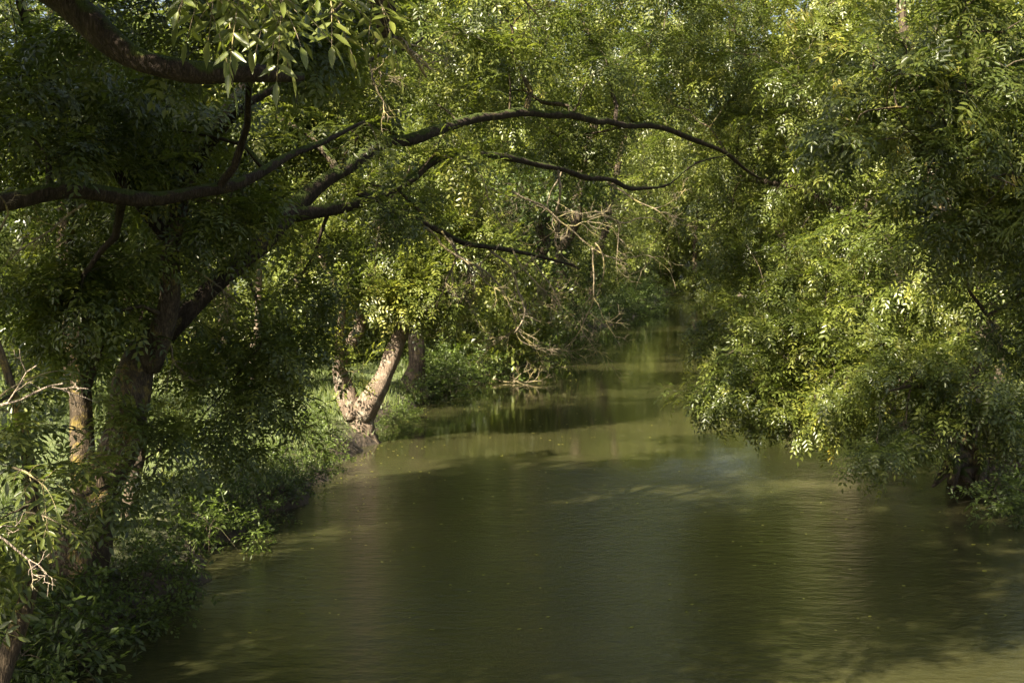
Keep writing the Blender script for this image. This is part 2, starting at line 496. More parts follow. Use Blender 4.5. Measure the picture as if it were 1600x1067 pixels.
# ------------------------------------------------------------------ the land and the river
XL = np.array([(-40, -6), (0, -5.4), (12.5, -4.6), (15, -4.4), (25, -3.6), (30, -3.4), (37, -3.2), (46, -1.5), (60, 1.6), (84, 4.6), (107, 9.5), (145, 16), (228, 26.5), (290, 52), (420, 140)])
XR = np.array([(-40, 9), (0, 9), (20, 9.3), (25, 9.8), (30, 10.4), (46, 11.5), (60, 13), (84, 16.5), (107, 20), (145, 27), (228, 40), (290, 70), (420, 165)])
xl = lambda y: np.interp(y, XL[:, 0], XL[:, 1])
xr = lambda y: np.interp(y, XR[:, 0], XR[:, 1])


def land_z(x, y):
    wv = .22 * np.sin(y * .9) + .15 * np.sin(y * 2.3 + 1) + .1 * np.sin(y * 4.7)
    dl = (xl(y) + wv) - x; dr = x - (xr(y) + wv * 1.2)
    d = np.maximum(dl, dr)
    z = np.where(d < 0, np.maximum(-1.0, d * 1.2), .62 * (1 - np.exp(-np.maximum(d, 0) * 2.2)) + .012 * np.minimum(np.maximum(d, 0), 60))
    return z + .05 * np.sin(x * 1.3 + y * .7) * (d > 0) + .03 * np.sin(x * 3.1 - y * 2.2) * (d > 0)


def axis(*segs):
    out = []
    for a, b, s in segs: out += list(np.arange(a, b, s))
    return np.array(out + [segs[-1][1]])


gx = axis((-300, -60, 20), (-60, -20, 2), (-20, 24, .45), (24, 60, 2), (60, 300, 20))
gy = axis((-60, 0, 3), (0, 70, .5), (70, 160, 1.5), (160, 300, 4), (300, 500, 20))
GX, GY = np.meshgrid(gx, gy)
GZ = land_z(GX, GY)
nx, ny = len(gx), len(gy)
V = np.stack([GX, GY, GZ], -1).reshape(-1, 3)
i = (np.arange(ny - 1)[:, None] * nx + np.arange(nx - 1)[None]).ravel()
T = np.vstack([np.stack([i, i + 1, i + nx + 1], 1), np.stack([i, i + nx + 1, i + nx], 1)])
tag(link_mesh('ground', V, T, M_ground, smooth=True), 'grassy river banks with bare earth along the waterline', kind='structure')
ys = axis((-50, 0, 5), (0, 120, 2), (120, 420, 8))
V = np.vstack([np.stack([xl(ys) - 1.2, ys, ys * 0], 1), np.stack([xr(ys) + 1.2, ys, ys * 0], 1)])
n = len(ys); i = np.arange(n - 1)
T = np.vstack([np.stack([i, i + n, i + n + 1], 1), np.stack([i, i + n + 1, i + 1], 1)])
tag(link_mesh('river_water', V, T, M_water), 'olive green river, rippled near and calm far', kind='structure')

# ------------------------------------------------------------------ TREES OF THE NEAR LEFT BANK
# main leaning ash: trunk rises from the bank, forks, and one limb arches right over the river
b1 = P(105, 985, 14.6)
g = Grower(b1)
root = empty('ash_tree', b1, 'large forked ash leaning from the near left bank, its long limb arching over the river', 'tree')
trunk = g.main([tuple(b1 - [0, 0, .5]) + (.50,), pt(112, 950, 14.6, .40), pt(145, 830, 14.8, .29), pt(172, 740, 15, .24), pt(194, 650, 15.2, .215), pt(222, 585, 15.4, .20), pt(262, 515, 15.7, .17)], flare=.5, seed=1, sides=26, step=.09)
limb1 = g.main([pt(258, 520, 15.7, .15), pt(325, 455, 16, .13), pt(385, 395, 16.4, .125), pt(460, 335, 17, .125), pt(540, 262, 18, .095), pt(600, 222, 18.8, .095), pt(650, 214, 19.5, .085), pt(760, 186, 21, .075), pt(870, 178, 22.5, .07), pt(930, 190, 23.4, .065), pt(960, 187, 24, .06), pt(1060, 207, 25.5, .055), pt(1130, 236, 26.4, .04), pt(1190, 280, 27.4, .02)], step=.2, sides=14, seed=2)
limb2 = g.main([pt(232, 575, 15.4, .14), pt(262, 470, 15.2, .12), pt(268, 370, 15.2, .10), pt(310, 250, 15.4, .08), pt(400, 120, 16, .06), pt(520, 20, 17, .05), pt(640, -60, 18, .03)], step=.2, sides=12, seed=3)
limb3 = g.main([pt(462, 336, 17, .10), pt(560, 312, 18, .08), pt(640, 280, 19, .065), pt(700, 244, 20, .06), pt(790, 248, 21, .055), pt(870, 258, 22, .05), pt(920, 280, 22.7, .05), pt(950, 282, 23, .048), pt(1000, 298, 24, .04), pt(1040, 292, 24.5, .03), pt(1080, 262, 25, .025), pt(1140, 240, 26, .012)], step=.2, sides=12, seed=4)
limb4 = g.main([pt(560, 300, 18, .06), pt(610, 332, 19, .055), pt(660, 350, 20, .05), pt(720, 376, 20.6, .045), pt(790, 386, 21.2, .04), pt(850, 400, 22, .03), pt(905, 420, 22.6, .02)], step=.2, sides=10, seed=5)
limb5 = g.main([pt(268, 380, 15.2, .09), pt(200, 300, 14.8, .07), pt(110, 200, 14.3, .06), pt(70, 90, 14, .05), pt(30, -30, 13.8, .04)], step=.2, sides=10, seed=35)
limb6 = g.main([pt(300, 270, 15.4, .07), pt(360, 190, 15, .06), pt(450, 130, 15.2, .05), pt(560, 100, 15.8, .035), pt(660, 60, 16.5, .02)], step=.2, sides=10, seed=36)
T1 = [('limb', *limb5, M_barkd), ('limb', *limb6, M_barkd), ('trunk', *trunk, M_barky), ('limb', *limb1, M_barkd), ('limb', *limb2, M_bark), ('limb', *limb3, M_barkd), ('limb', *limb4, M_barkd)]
g.fill([
    blob(560, 40, 19, 2.6, 2.0, 1.0, 60), blob(760, 60, 22.5, 2.4, 2.0, 1.4, 60), blob(930, 80, 26, 2.4, 2.2, 1.6, 60),
    blob(540, 170, 20, 1.4, 1.5, .9, 36), blob(760, 130, 24, 1.6, 1.5, .6, 30), blob(1080, 120, 29, 2.2, 2.0, 1.5, 46),
    blob(360, 190, 18.5, 1.6, 1.4, 1.4, 50), blob(280, 330, 18, 1.6, 1.3, 1.2, 46), blob(420, 230, 19, .9, 1.0, .8, 20),
    blob(400, 520, 16.6, .9, .8, .8, 20), blob(360, 640, 16.4, .75, .7, .85, 22), blob(460, 570, 17.2, .6, .7, .9, 18),
    blob(620, 300, 21.4, 1.0, .8, .5, 14), blob(555, 225, 17, .6, .5, .3, 7), blob(700, 230, 19, .5, .4, .25, 6), blob(620, 330, 18, .5, .4, .3, 7), blob(330, 310, 15, .7, .5, .5, 12), blob(100, 480, 14.4, .7, .4, .6, 12), blob(150, 770, 13.6, .5, .25, .35, 8), blob(230, 690, 14.6, .3, .3, .4, 7), blob(400, 340, 15.8, .6, .35, .35, 9),  blob(900, 215, 26, 1.6, 1.0, .5, 18), blob(500, 420, 17.8, .5, .6, .5, 8),
    blob(900, -110, 24, 3, 2.5, 1.2, 50), blob(1040, -60, 27, 2.4, 2.5, 1.2, 40), blob(980, -230, 26, 3, 3, 1.4, 40), blob(700, -120, 20, 3, 2.5, 1.2, 40),
])
lb = g.leaves(ASH1, 4.4, tmean=.03, droop=-.25, scale=(.65, 1.0))
finish(root, g, lb, M_ash, M_bark, T1)
TREE1 = root

# yellow-lichened upright trunk just behind
b = P(150, 905, 17.0)
g = Grower(b)
root = empty('ash_tree', b, 'upright tree with yellow lichened trunk behind the forked ash on the near left bank', 'tree')
tr = g.main([tuple(b - [0, 0, .4]) + (.26,), pt(142, 860, 17, .21), pt(132, 740, 17, .175), pt(128, 640, 17.1, .165), pt(118, 540, 17.2, .15), pt(104, 400, 17.4, .12), pt(120, 200, 17.6, .09), pt(150, 0, 18, .06)], flare=.35, seed=6, sides=20)
l2 = g.main([pt(126, 620, 17.1, .09), pt(170, 520, 17.6, .07), pt(215, 430, 18, .06), pt(240, 300, 18.4, .04)], sides=10, seed=8, step=.2)
g.fill([blob(120, 380, 18.6, 1.7, 1.4, 1.5, 50), blob(200, 120, 19.5, 2.2, 1.8, 1.5, 60), blob(60, 540, 18, .9, 1.0, .9, 20), blob(190, 520, 18, .8, .8, .7, 18), blob(60, 60, 16.5, 1.6, 1.6, 1.4, 50)])
finish(root, g, g.leaves(ASH1, 4.0, tmean=-.02, droop=-.2), M_ash, M_bark, [('trunk', *tr, M_barky), ('limb', *l2, M_bark)])

# short trunk by the water
b = P(196, 905, 18.0)
g = Grower(b)
root = empty('riverside_tree', b, 'slim straight trunk at the water edge right of the forked ash', 'tree')
tr = g.main([tuple(b - [0, 0, .6]) + (.2,), pt(196, 880, 18, .14), pt(202, 800, 18, .12), pt(208, 700, 18.2, .10), pt(212, 600, 18.4, .08), pt(235, 450, 18.6, .06), pt(280, 280, 19, .04)], flare=.3, seed=9, sides=14)
g.fill([blob(260, 360, 19.6, 1.4, 1.0, 1.2, 26), blob(215, 630, 18.3, .5, .4, .6, 6)])
finish(root, g, g.leaves(ASH1, 4, droop=-.2), M_ash, M_bark, [('trunk', *tr, M_bark)])

# thin young trunk at the bottom left
b = P(8, 1100, 10.2)
g = Grower(b)
root = empty('young_tree', b, 'thin mossy leaning trunk in the bottom left corner of the view', 'tree')
tr = g.main([tuple(b - [0, 0, .5]) + (.10,), pt(8, 1060, 10.2, .085), pt(38, 940, 10.2, .07), pt(52, 850, 10.2, .06), pt(48, 740, 10.2, .05), pt(20, 620, 10.2, .035), pt(-20, 480, 10.2, .02)], flare=.2, seed=10, sides=14, step=.06, rough=.15)
g.fill([blob(30, 790, 9.8, .3, .3, .2, 5), blob(-20, 680, 10, .5, .4, .6, 12), blob(10, 870, 10.1, .25, .3, .2, 3)])
finish(root, g, g.leaves(ASH0, 3, tmean=-.02, droop=-.1, scale=(.7, 1)), M_ash, M_bark, [('trunk', *tr, M_barky)])

# big near tree whose trunk stands outside the frame; its limbs cross the top left corner
b = np.array([-7.6, 11.5, .75])
g = Grower(b)
root = empty('ash_tree', b, 'big shaded ash at the left edge whose dark mossy limbs cross the upper left corner', 'tree')
tr = g.main([tuple(b - [0, 0, .5]) + (.55,), tuple(b + [0, 0, .4]) + (.42,), tuple(b + [.1, -.4, 2.2]) + (.36,), tuple(b + [.2, -.9, 4.2]) + (.30,), tuple(b + [0.2, -1.2, 6.5]) + (.22,), tuple(b + [-.3, -1.0, 9.5]) + (.12,)], flare=.5, seed=11, sides=22)
la = g.main([tuple(b + [.2, -.9, 4.3]) + (.2,), pt(-160, -60, 10.2, .15), pt(20, -12, 10, .125), pt(130, 42, 9.8, .11), pt(210, 88, 9.7, .10), pt(300, 105, 9.8, .09), pt(390, 108, 10, .07), pt(470, 120, 10.4, .035)], sides=16, seed=12, step=.1)
lb_ = g.main([tuple(b + [.1, -.2, 2.8]) + (.16,), pt(-130, 345, 12.3, .13), pt(30, 318, 12.6, .10), pt(130, 308, 12.9, .085), pt(230, 308, 13.3, .08), pt(330, 295, 13.8, .07), pt(410, 262, 14.3, .055), pt(490, 222, 15, .04), pt(570, 190, 15.6, .02)], sides=12, seed=13, step=.12)
lc = g.main([pt(560, -70, 9.0, .11), pt(590, -8, 9.2, .10), pt(640, -2, 9.6, .08), pt(700, -30, 10, .06)][::-1], sides=12, seed=14, step=.08)
ld = g.main([tuple(b + [.2, -1, 4.4]) + (.16,), pt(60, -260, 9.5, .14), pt(300, -200, 9, .13), pt(500, -120, 9, .12), pt(585, -20, 9.2, .10), pt(600, 60, 9.3, .06)], sides=12, seed=15, step=.12)
g.fill([blob(60, 170, 13.6, 1.4, 1.1, .9, 50), blob(230, 210, 15, 1.4, 1.0, .6, 36), blob(330, 50, 12.6, 1.3, 1.0, .5, 30), blob(100, 440, 14.6, 1.0, .9, .7, 34), blob(450, 40, 12.4, .9, .8, .45, 22),
        (b + [1.5, -3, 6.5], (2.8, 3, 1.6), 60), (b + [1, 1, 8], (3, 3, 2), 50), (b + [3.5, -2, 7.2], (2.2, 3, 1.2), 40), (b + [-2.5, -2, 6], (2, 2, 2.5), 30), (b + [5.3, -3.4, 7], (2.5, 1.9, .9), 60), (b + [7.8, -2.4, 7.4], (2.2, 2, .9), 45), (b + [9.8, -2.6, 8], (2, 2, .9), 34)])  # last three lobes sit above the view, added to shade the near water
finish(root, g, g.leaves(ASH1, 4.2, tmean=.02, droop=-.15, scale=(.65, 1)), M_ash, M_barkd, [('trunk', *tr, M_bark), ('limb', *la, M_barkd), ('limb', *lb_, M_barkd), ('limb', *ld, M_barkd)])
NEAR = root

# ------------------------------------------------------------------ TREES FARTHER ALONG THE LEFT BANK
# pale forked tree catching the sun
b = P(560, 672, 30.0); b[2] = .45
g = Grower(b)
root = empty('pale_forked_tree', b, 'sunlit pale-barked tree with a thick base splitting into leaning stems on the left bank', 'tree')
t0 = g.main([tuple(b - [0, 0, .5]) + (.46,), pt(560, 664, 30, .40), pt(561, 654, 30, .36), pt(562, 648, 30, .22)], flare=.25, seed=16, sides=24, step=.07)
s1 = g.main([pt(562, 650, 30, .34), pt(588, 612, 30, .23), pt(604, 578, 30.1, .20), pt(617, 540, 30.3, .19), pt(630, 500, 30.6, .19), pt(636, 455, 31, .12), pt(640, 380, 31.6, .08), pt(660, 280, 32, .05)], seed=17, sides=18)
s2 = g.main([pt(556, 648, 30, .30), pt(538, 605, 30, .22), pt(540, 555, 30.1, .17), pt(560, 500, 30.3, .14), pt(558, 430, 30.6, .11), pt(540, 340, 31, .07), pt(530, 240, 31, .05)], seed=18, sides=16)
s3 = g.main([pt(545, 640, 30, .2), pt(530, 595, 29.8, .13), pt(528, 540, 29.6, .10), pt(532, 480, 29.5, .08), pt(500, 400, 29.5, .05)], seed=19, sides=12)
g.fill([blob(620, 400, 31, 1.7, 1.5, 1.3, 130), blob(690, 330, 31.5, 1.6, 1.5, 1.2, 90), blob(540, 430, 30, 1.2, 1.3, 1.2, 50), blob(680, 430, 31.6, 1.3, 1.2, .9, 45), blob(580, 290, 31, 2.0, 1.6, 1.2, 60), blob(500, 330, 30.5, 1.6, 1.5, 1.3, 50), blob(660, 455, 30, 1.3, .8, .45, 55), blob(620, 450, 29.8, .9, .6, .45, 34), blob(740, 400, 31, 1.0, .9, .7, 40), blob(500, 500, 29.8, .7, .5, .5, 18), blob(640, 180, 32, 3.0, 2, 1.6, 70), blob(556, 585, 29.1, .3, .25, .35, 4)])
finish(root, g, g.leaves(ASH1, 3.3, tmean=.17, droop=-.15), M_ash, M_bark, [('trunk', *t0, M_barkp), ('stem', *s1, M_barkp), ('stem', *s2, M_barkp), ('stem', *s3, M_barkp)])

# darker trunk behind it
b = P(648, 605, 40.0); b[2] = .55
g = Grower(b)
root = empty('ash_tree', b, 'dark upright trunk with a broad foot just right of the sunlit pale forked tree', 'tree')
t0 = g.main([tuple(b - [0, 0, .5]) + (.5,), pt(648, 596, 40, .32), pt(652, 560, 40, .25), pt(653, 520, 40.2, .22), pt(655, 460, 40.5, .2), pt(665, 360, 41, .15), pt(690, 240, 42, .1), pt(700, 100, 42, .05)], flare=.4, seed=20, sides=18)
l2 = g.main([pt(655, 500, 40.2, .12), pt(690, 440, 40, .1), pt(740, 380, 39.6, .08), pt(800, 330, 39, .05)], seed=21, sides=10, step=.2)
g.fill([blob(720, 300, 40, 2.4, 2, 1.8, 60), blob(640, 170, 41, 3.2, 2.2, 2.4, 80), blob(760, 150, 40, 2.8, 2.2, 2.2, 70), blob(800, 40, 40, 4, 2.4, 2, 60)])
finish(root, g, g.leaves(WOOD, 5.5, tmean=.04), M_wood, M_bark, [('trunk', *t0, M_bark), ('limb', *l2, M_bark)])


# ------------------------------------------------------------------ generic standing tree for the wood
def wood_tree(name, label, x, y, h, rx, seed, per=5, nb=300, group=None, low=.12, lean=(0, 0), temps=WOOD, m=M_wood, cat='tree', bark=M_bark, tm=0., ball=None, rt=.22):
    z = float(land_z(np.array(x), np.array(y)))
    b = np.array([x, y, z]); g = Grower(b)
    root = empty(name, b, label, cat, group)
    lx, ly = lean
    t0 = g.main([tuple(b + [0, 0, -.5]) + (rt * 1.35,), tuple(b + [lx * .05, ly * .05, h * .08]) + (rt,), tuple(b + [lx * .25 + .2, ly * .25, h * .3]) + (rt * .8,), tuple(b + [lx * .6 - .2, ly * .6, h * .6]) + (rt * .5,), tuple(b + [lx, ly, h * .92]) + (rt * .15,)], step=.35, sides=10, flare=.35, seed=seed, rough=.15)
    bl = []
    k = 9
    for i in range(k):
        f = low + (1 - low) * (i + .5) / k
        a = i * 2.4 + seed
        wdt = math.sin(math.pi * min(1, (f - low * .5) ** .75)) * .75 + .3
        o = rx * .48 * wdt
        bl.append((b + [lx * f + math.cos(a) * o, ly * f + math.sin(a) * o, h * f], (rx * .62 * wdt, rx * .62 * wdt, h * .13), int(nb / k)))
    g.fill(bl, scaffold=.16)
    finish(root, g, g.leaves(temps, per, tmean=tm), m, bark, [('trunk', *t0, bark)])
    return root


WG = 'trees of the wood lining the far reach'
WL = 'leafy broadleaf tree of the wood along the far reach'
protos = [wood_tree('woodland_tree', WL, -16, 60, 17, 5.2, 31, group=WG, nb=560, low=.0, per=6),
          wood_tree('woodland_tree', WL, 21, 62, 19, 5.6, 32, group=WG, nb=640, low=.0, tm=.05, per=6),
          wood_tree('woodland_tree', WL, -9, 78, 15, 4.8, 33, group=WG, nb=520, low=.0, tm=.1, per=6)]


def plant(i, x, y, s=1., rz=None, label=None, group=WG, srcs=protos):
    c = copy_tree(srcs[i % len(srcs)]); s = s + .75 * (y > 230 and label is None)
    c.location = (x, y, float(land_z(np.array(float(x)), np.array(float(y)))))
    c.scale = (s, s, s); c.rotation_euler = (0, 0, rng.uniform(0, 6.28) if rz is None else rz)
    if label: c['label'] = label
    if group: c['group'] = group
    return c


spots = [(-28, 48), (-38, 66), (-24, 74), (-50, 52), (-14, 96), (-30, 100), (-46, 92), (-2, 92), (3, 112), (-10, 124), (-62, 80),
         (17.5, 48), (24, 44), (26, 78), (20.5, 92), (32, 96), (25, 112), (38, 122), (34, 145), (46, 160), (31, 60), (36, 78), (13, 132), (4, 150), (22, 172), (12, 190),
         (24, 205), (30, 262), (38, 270), (46, 266), (22, 250), (54, 250), (14, 240), (46, 215), (60, 200), (40, 190), (-24, 150), (-10, 170), (60, 130), (50, 105), (26, 232), (34, 285), (48, 290), (66, 285), (20, 280),
         (-6, 64), (-4, 80), (15, 66), (16.5, 84), (2, 100), (22, 104), (8, 126), (20, 136), (13, 160), (32, 180), (10, 205), (34, 236), (42, 244), (50, 232), (30, 248), (-18, 50), (-44, 60), (-20, 112), (0, 140), (30, 220)]
for k, (x, y) in enumerate(spots):
    if y < 235:
        x = min(x, xl(y) - 7.0) if x < (xl(y) + xr(y)) / 2 else max(x, xr(y) + 5.5)
    plant(k, x, y, .95 + .35 * rng.random() + (.35 if y > 150 else 0))

# mid-distance left bank: dark trees leaning over the water
IV = wood_tree('ivy_clad_tree', 'dark ivy-clad tree at the bend of the left bank, beyond the overhanging dead branches', 1.0, 70, 15, 4.4, 41, nb=420, low=.05, lean=(1.5, -1), tm=-.25, rt=.5, m=M_bush)  # ivy is dark by itself; tint lowered further for the hollow's shade
wood_tree('broadleaf_tree', 'shade-tinted broadleaf tree on the left bank behind the half sunk branches', -2.6, 54, 14, 4.4, 42, nb=400, low=.08, lean=(2.2, -.5), tm=-.2, m=M_bush, rt=.25)  # leaf tint lowered to put the hollow's shade into the colour
wood_tree('broadleaf_tree', 'tree leaning over the water where the left bank turns out of sight', 2.5, 92, 15, 4.6, 43, nb=300, low=.04, lean=(2, -1), tm=.0)
LAWN = wood_tree('broadleaf_tree', 'bright green tree on the lawn behind the sunlit pale forked tree', -9.5, 42, 12, 3.8, 44, nb=260, low=.12, tm=.12)
plant(0, -16.5, 38, 1.08, 2.0, 'green tree at the back of the lawn left of the bright one', None, [LAWN])
wood_tree('slim_tree', 'slim tree on the lawn edge between the forked ash and the pale forked tree', -9.5, 33, 9.5, 2.0, 46, nb=130, low=.35, tm=.05, rt=.1, temps=ASH1, m=M_ash, per=2.6)
wood_tree('slim_tree', 'slender pale trunk on the lawn behind the hanging ash foliage', -6.9, 34, 11, 2.4, 47, nb=130, low=.35, tm=.1, rt=.11, bark=M_barkp)
plant(0, -16.5, 23, 1.00, 4.0, 'shaded tree standing at the far left of the lawn', None, [LAWN])

wood_tree('broadleaf_tree', 'tall tree added at the back of the left bank to shade the hollow behind the arching limbs', -8.5, 51, 20, 5.0, 62, nb=420, low=.1, tm=.05, rt=.3)  # this and the next tree are added to keep sun off the hollow
wood_tree('broadleaf_tree', 'second tall tree added for shade at the back of the left bank, deeper than the sunk branches', -6.5, 63, 21, 5.0, 63, nb=420, low=.1, tm=.0, rt=.3)
# trees upstream of the viewer on the left bank (out of view, placed to shade the near bank and water)
SHADE = wood_tree('broadleaf_tree', 'tall tree on the left bank beside and behind the viewpoint', -8.5, 7, 17, 5.0, 49, nb=420, low=.4, per=6, lean=(5, .5))
plant(0, -8.0, -6, 1.06, 0.1, 'tall tree farther back on the left bank behind the viewpoint', None, [SHADE])

plant(0, -12.5, 2.5, 0.88, 0.6, 'broad tree on the lawn left of the viewpoint', None, [SHADE])
plant(0, -13, 7.5, 0.88, -0.2, 'tall tree just outside the left edge of the view', None, [SHADE])
# ------------------------------------------------------------------ RIGHT BANK
# gnarled ash whose foliage sweeps down to the water
b = P(1535, 735, 24.0); b[2] = .15
g = Grower(b)
root = empty('ash_tree', b, 'huge ash on the right bank with gnarled trunk and foliage sweeping down to the river', 'tree')
t0 = g.main([tuple(b - [0, 0, .6]) + (.55,), pt(1538, 720, 24, .48), pt(1545, 690, 24, .42), pt(1535, 650, 24, .40), pt(1525, 600, 24.1, .33), pt(1530, 520, 24.2, .27), pt(1500, 400, 24.5, .22), pt(1460, 250, 25, .16), pt(1420, 60, 25.5, .1), pt(1400, -80, 26, .05)], flare=.35, seed=22, sides=26, rough=.4, step=.1)
l1 = g.main([pt(1528, 620, 24, .2), pt(1450, 560, 24.4, .11), pt(1350, 535, 25.3, .07), pt(1250, 525, 26, .05), pt(1160, 540, 25.5, .04)], seed=23, sides=12, step=.2)
l2 = g.main([pt(1528, 540, 24.1, .2), pt(1440, 430, 25, .14), pt(1340, 350, 26, .10), pt(1240, 290, 27.5, .08), pt(1150, 280, 29, .04)], seed=24, sides=12, step=.2)
l3 = g.main([pt(1535, 640, 24, .16), pt(1490, 610, 23, .10), pt(1440, 600, 22, .06), pt(1390, 610, 21, .02)], seed=25, sides=10, step=.2)
g.fill([
    blob(1160, 470, 27, 1.2, 1.6, 1.3, 50), blob(1250, 550, 25, 1.5, 1.4, 1.0, 80), blob(1190, 615, 25, 1.3, 1.1, .4, 56), blob(1120, 600, 25.6, .8, .9, .3, 24),
    blob(1290, 625, 24, 1.0, 1.1, .5, 46), blob(1260, 660, 24, .45, .8, .25, 12), blob(1335, 655, 23.5, .4, .6, .2, 9), blob(1400, 590, 22.5, 1.2, 1.2, .75, 56), blob(1375, 700, 19.8, .35, .4, .22, 9), blob(1440, 665, 21.5, .6, .5, .3, 16), blob(1560, 640, 22, .6, .5, .5, 20), blob(1480, 580, 22, 1.2, 1.1, .6, 46),
    blob(1350, 440, 25, 1.8, 1.6, 1.4, 90), blob(1240, 380, 28, 1.8, 1.8, 1.5, 80), blob(1200, 250, 29, 2.0, 2.0, 1.6, 80), blob(1330, 250, 26.5, 2.1, 1.8, 1.6, 80), blob(1480, 400, 23.4, 1.6, 1.4, 1.4, 60),
    blob(1300, 90, 27, 2.6, 2.0, 1.6, 80), blob(1480, 120, 25, 2.4, 2.0, 1.8, 70), blob(1160, 80, 29, 2.2, 2.2, 1.6, 60), blob(1580, 300, 24, 1.6, 1.6, 2.2, 50), blob(1130, 350, 29, 1.0, 1.2, 1.0, 26), blob(1200, -100, 30, 3, 2.5, 1.4, 50), blob(1130, 60, 32, 2.0, 1.6, 1.6, 60), blob(1110, 200, 33, 1.6, 1.5, 1.4, 44), blob(1400, -120, 27, 3, 2.5, 1.4, 50), blob(1180, 560, 26.5, .9, .9, .7, 26)])
finish(root, g, g.leaves(ASH1, 3.2, tmean=.03, droop=-.3, scale=(.7, 1.05)), M_ash, M_bark, [('trunk', *t0, M_bark), ('limb', *l1, M_bark), ('limb', *l2, M_bark), ('limb', *l3, M_bark)])
# root plate at the water
for k, (px, py, dx) in enumerate([(1490, 748, .9), (1505, 752, .6), (1525, 755, .4), (1550, 755, -.3), (1478, 742, 1.1)]):
    w_ = random.Random(k * 7 + 1).uniform
    q = [tuple(b + [-.1 - .1 * k, -.15, w_(.25, .8)]) + (w_(.10, .2),), tuple(P(px + w_(-14, 14), py - w_(14, 45), 23.4)) + (w_(.06, .15),), tuple(P(px + w_(-20, 10), py - w_(0, 16), 23.1 + w_(-.2, .2))) + (w_(.05, .10),), tuple(P(px + w_(-34, 6), py + 12, 22.9)) + (.03,)]
    q = spline(q, .06); link_mesh('root', *tube(q[:, :3], q[:, 3], 10, True, .3, 0, k), M_bark, root, smooth=True, origin=b)
RIGHT = root

# near right ash, trunk outside the frame
b = np.array([9.6, 13.5, .7])
g = Grower(b)
root = empty('ash_tree', b, 'near ash hanging into the right edge of the view with large greyish green leaves', 'tree')
t0 = g.main([tuple(b - [0, 0, .5]) + (.5,), tuple(b + [0, 0, .5]) + (.38,), tuple(b + [-.2, .2, 3]) + (.3,), tuple(b + [-.6, .4, 6]) + (.2,), tuple(b + [-.8, .4, 9]) + (.1,)], flare=.4, seed=26)
l1 = g.main([tuple(b + [-.3, .2, 3.4]) + (.14,), tuple(b + [-1.8, .4, 4.8]) + (.11,), tuple(b + [-3.6, .6, 5.2]) + (.08,), tuple(b + [-5.2, .8, 4.6]) + (.04,)], seed=27, sides=10, step=.15)
l2 = g.main([tuple(b + [-.2, .2, 2.4]) + (.12,), tuple(b + [-1.6, .6, 3.4]) + (.09,), tuple(b + [-3, .8, 3.4]) + (.06,), tuple(b + [-4.2, 1, 2.8]) + (.03,)], seed=28, sides=10, step=.15)
g.fill([blob(1440, 170, 13.5, 1.0, 1.0, .8, 50), blob(1560, 250, 13, .9, 1.0, .9, 50), blob(1560, 60, 13.5, 1.0, 1.2, .8, 40), blob(1500, 350, 14, .7, .9, .55, 30), blob(1590, 460, 14, .6, .8, .7, 28), blob(1370, 110, 14.4, .5, .7, .45, 16),
        blob(1330, 190, 15, .45, .5, .35, 10), (b + [-2, 0, 7.5], (3, 2.5, 1.6), 60), (b + [0, -2, 6], (2, 2.5, 2), 30)])
lB = g.leaves(ASH0, 2.4, tmean=-.08, droop=-.3, scale=(.6, .95))
finish(root, g, lB, M_ash, M_bark, [('trunk', *t0, M_bark), ('limb', *l1, M_bark), ('limb', *l2, M_bark)])
KB = [key_bunch() for _ in range(3)]
for k, (px, py, d) in enumerate([(1300, 130, 14.2), (1312, 150, 14.2), (1250, 20, 15), (1225, 35, 15), (1400, 230, 13.4), (1570, 280, 12.6), (1330, 215, 14.4), (1500, 190, 13), (1460, 130, 13.2), (1395, 330, 13.6)]):
    B = Buf(); stamp(B, KB, P(px, py, d)[None], np.array([[1., 0, 0]]), np.array([1.3]), np.array([0.]))
    B.build('seed_bunch', M_key, root, origin=b)

# right bank trees filling the middle distance
RIGHTB = wood_tree('broadleaf_tree', 'sunlit tree on the right bank beyond the huge ash', 14.5, 38, 17, 4.6, 51, nb=330, low=.04, lean=(-3, 0), tm=.12, per=5)
plant(0, 15.5, 54, 0.94, 0.25, 'bright tree overhanging the far channel from the right bank', None, [RIGHTB])
RIGHTC = wood_tree('broadleaf_tree', 'tree on the right bank behind the gnarled trunk', 15, 29, 14, 4.0, 53, nb=260, low=.05, tm=.05)
plant(0, 21.5, 76, 1.14, 2.2, 'tree on the right bank beside the far water', None, [RIGHTC])

TALL = wood_tree('broadleaf_tree', 'tall spreading tree on the left bank reaching high over the middle reach', -3.5, 58, 26, 6.5, 57, nb=520, low=.3, lean=(6, 0), tm=.1, per=6, rt=.35)
for x, y, sc_, rz, lab in [(14.5, 47, .96, 3.1, 'tall spreading tree on the right bank whose boughs reach high over the middle reach'),
                           (7.0, 118, 1.2, .2, 'tall tree closing the sky over the far bend of the river'),
                           (2.6, 84, 1.22, -.3, 'high crown between the two tall trees that meet over the middle reach'),
                           (15.5, 68, 1.12, 2.8, 'tall crown leaning in from the right bank above the far reach'),
                           (26.0, 104, 1.1, 3.3, 'tall tree on the right bank leaning over the far channel')]:
    plant(0, x, y, sc_, rz, lab, None, [TALL])
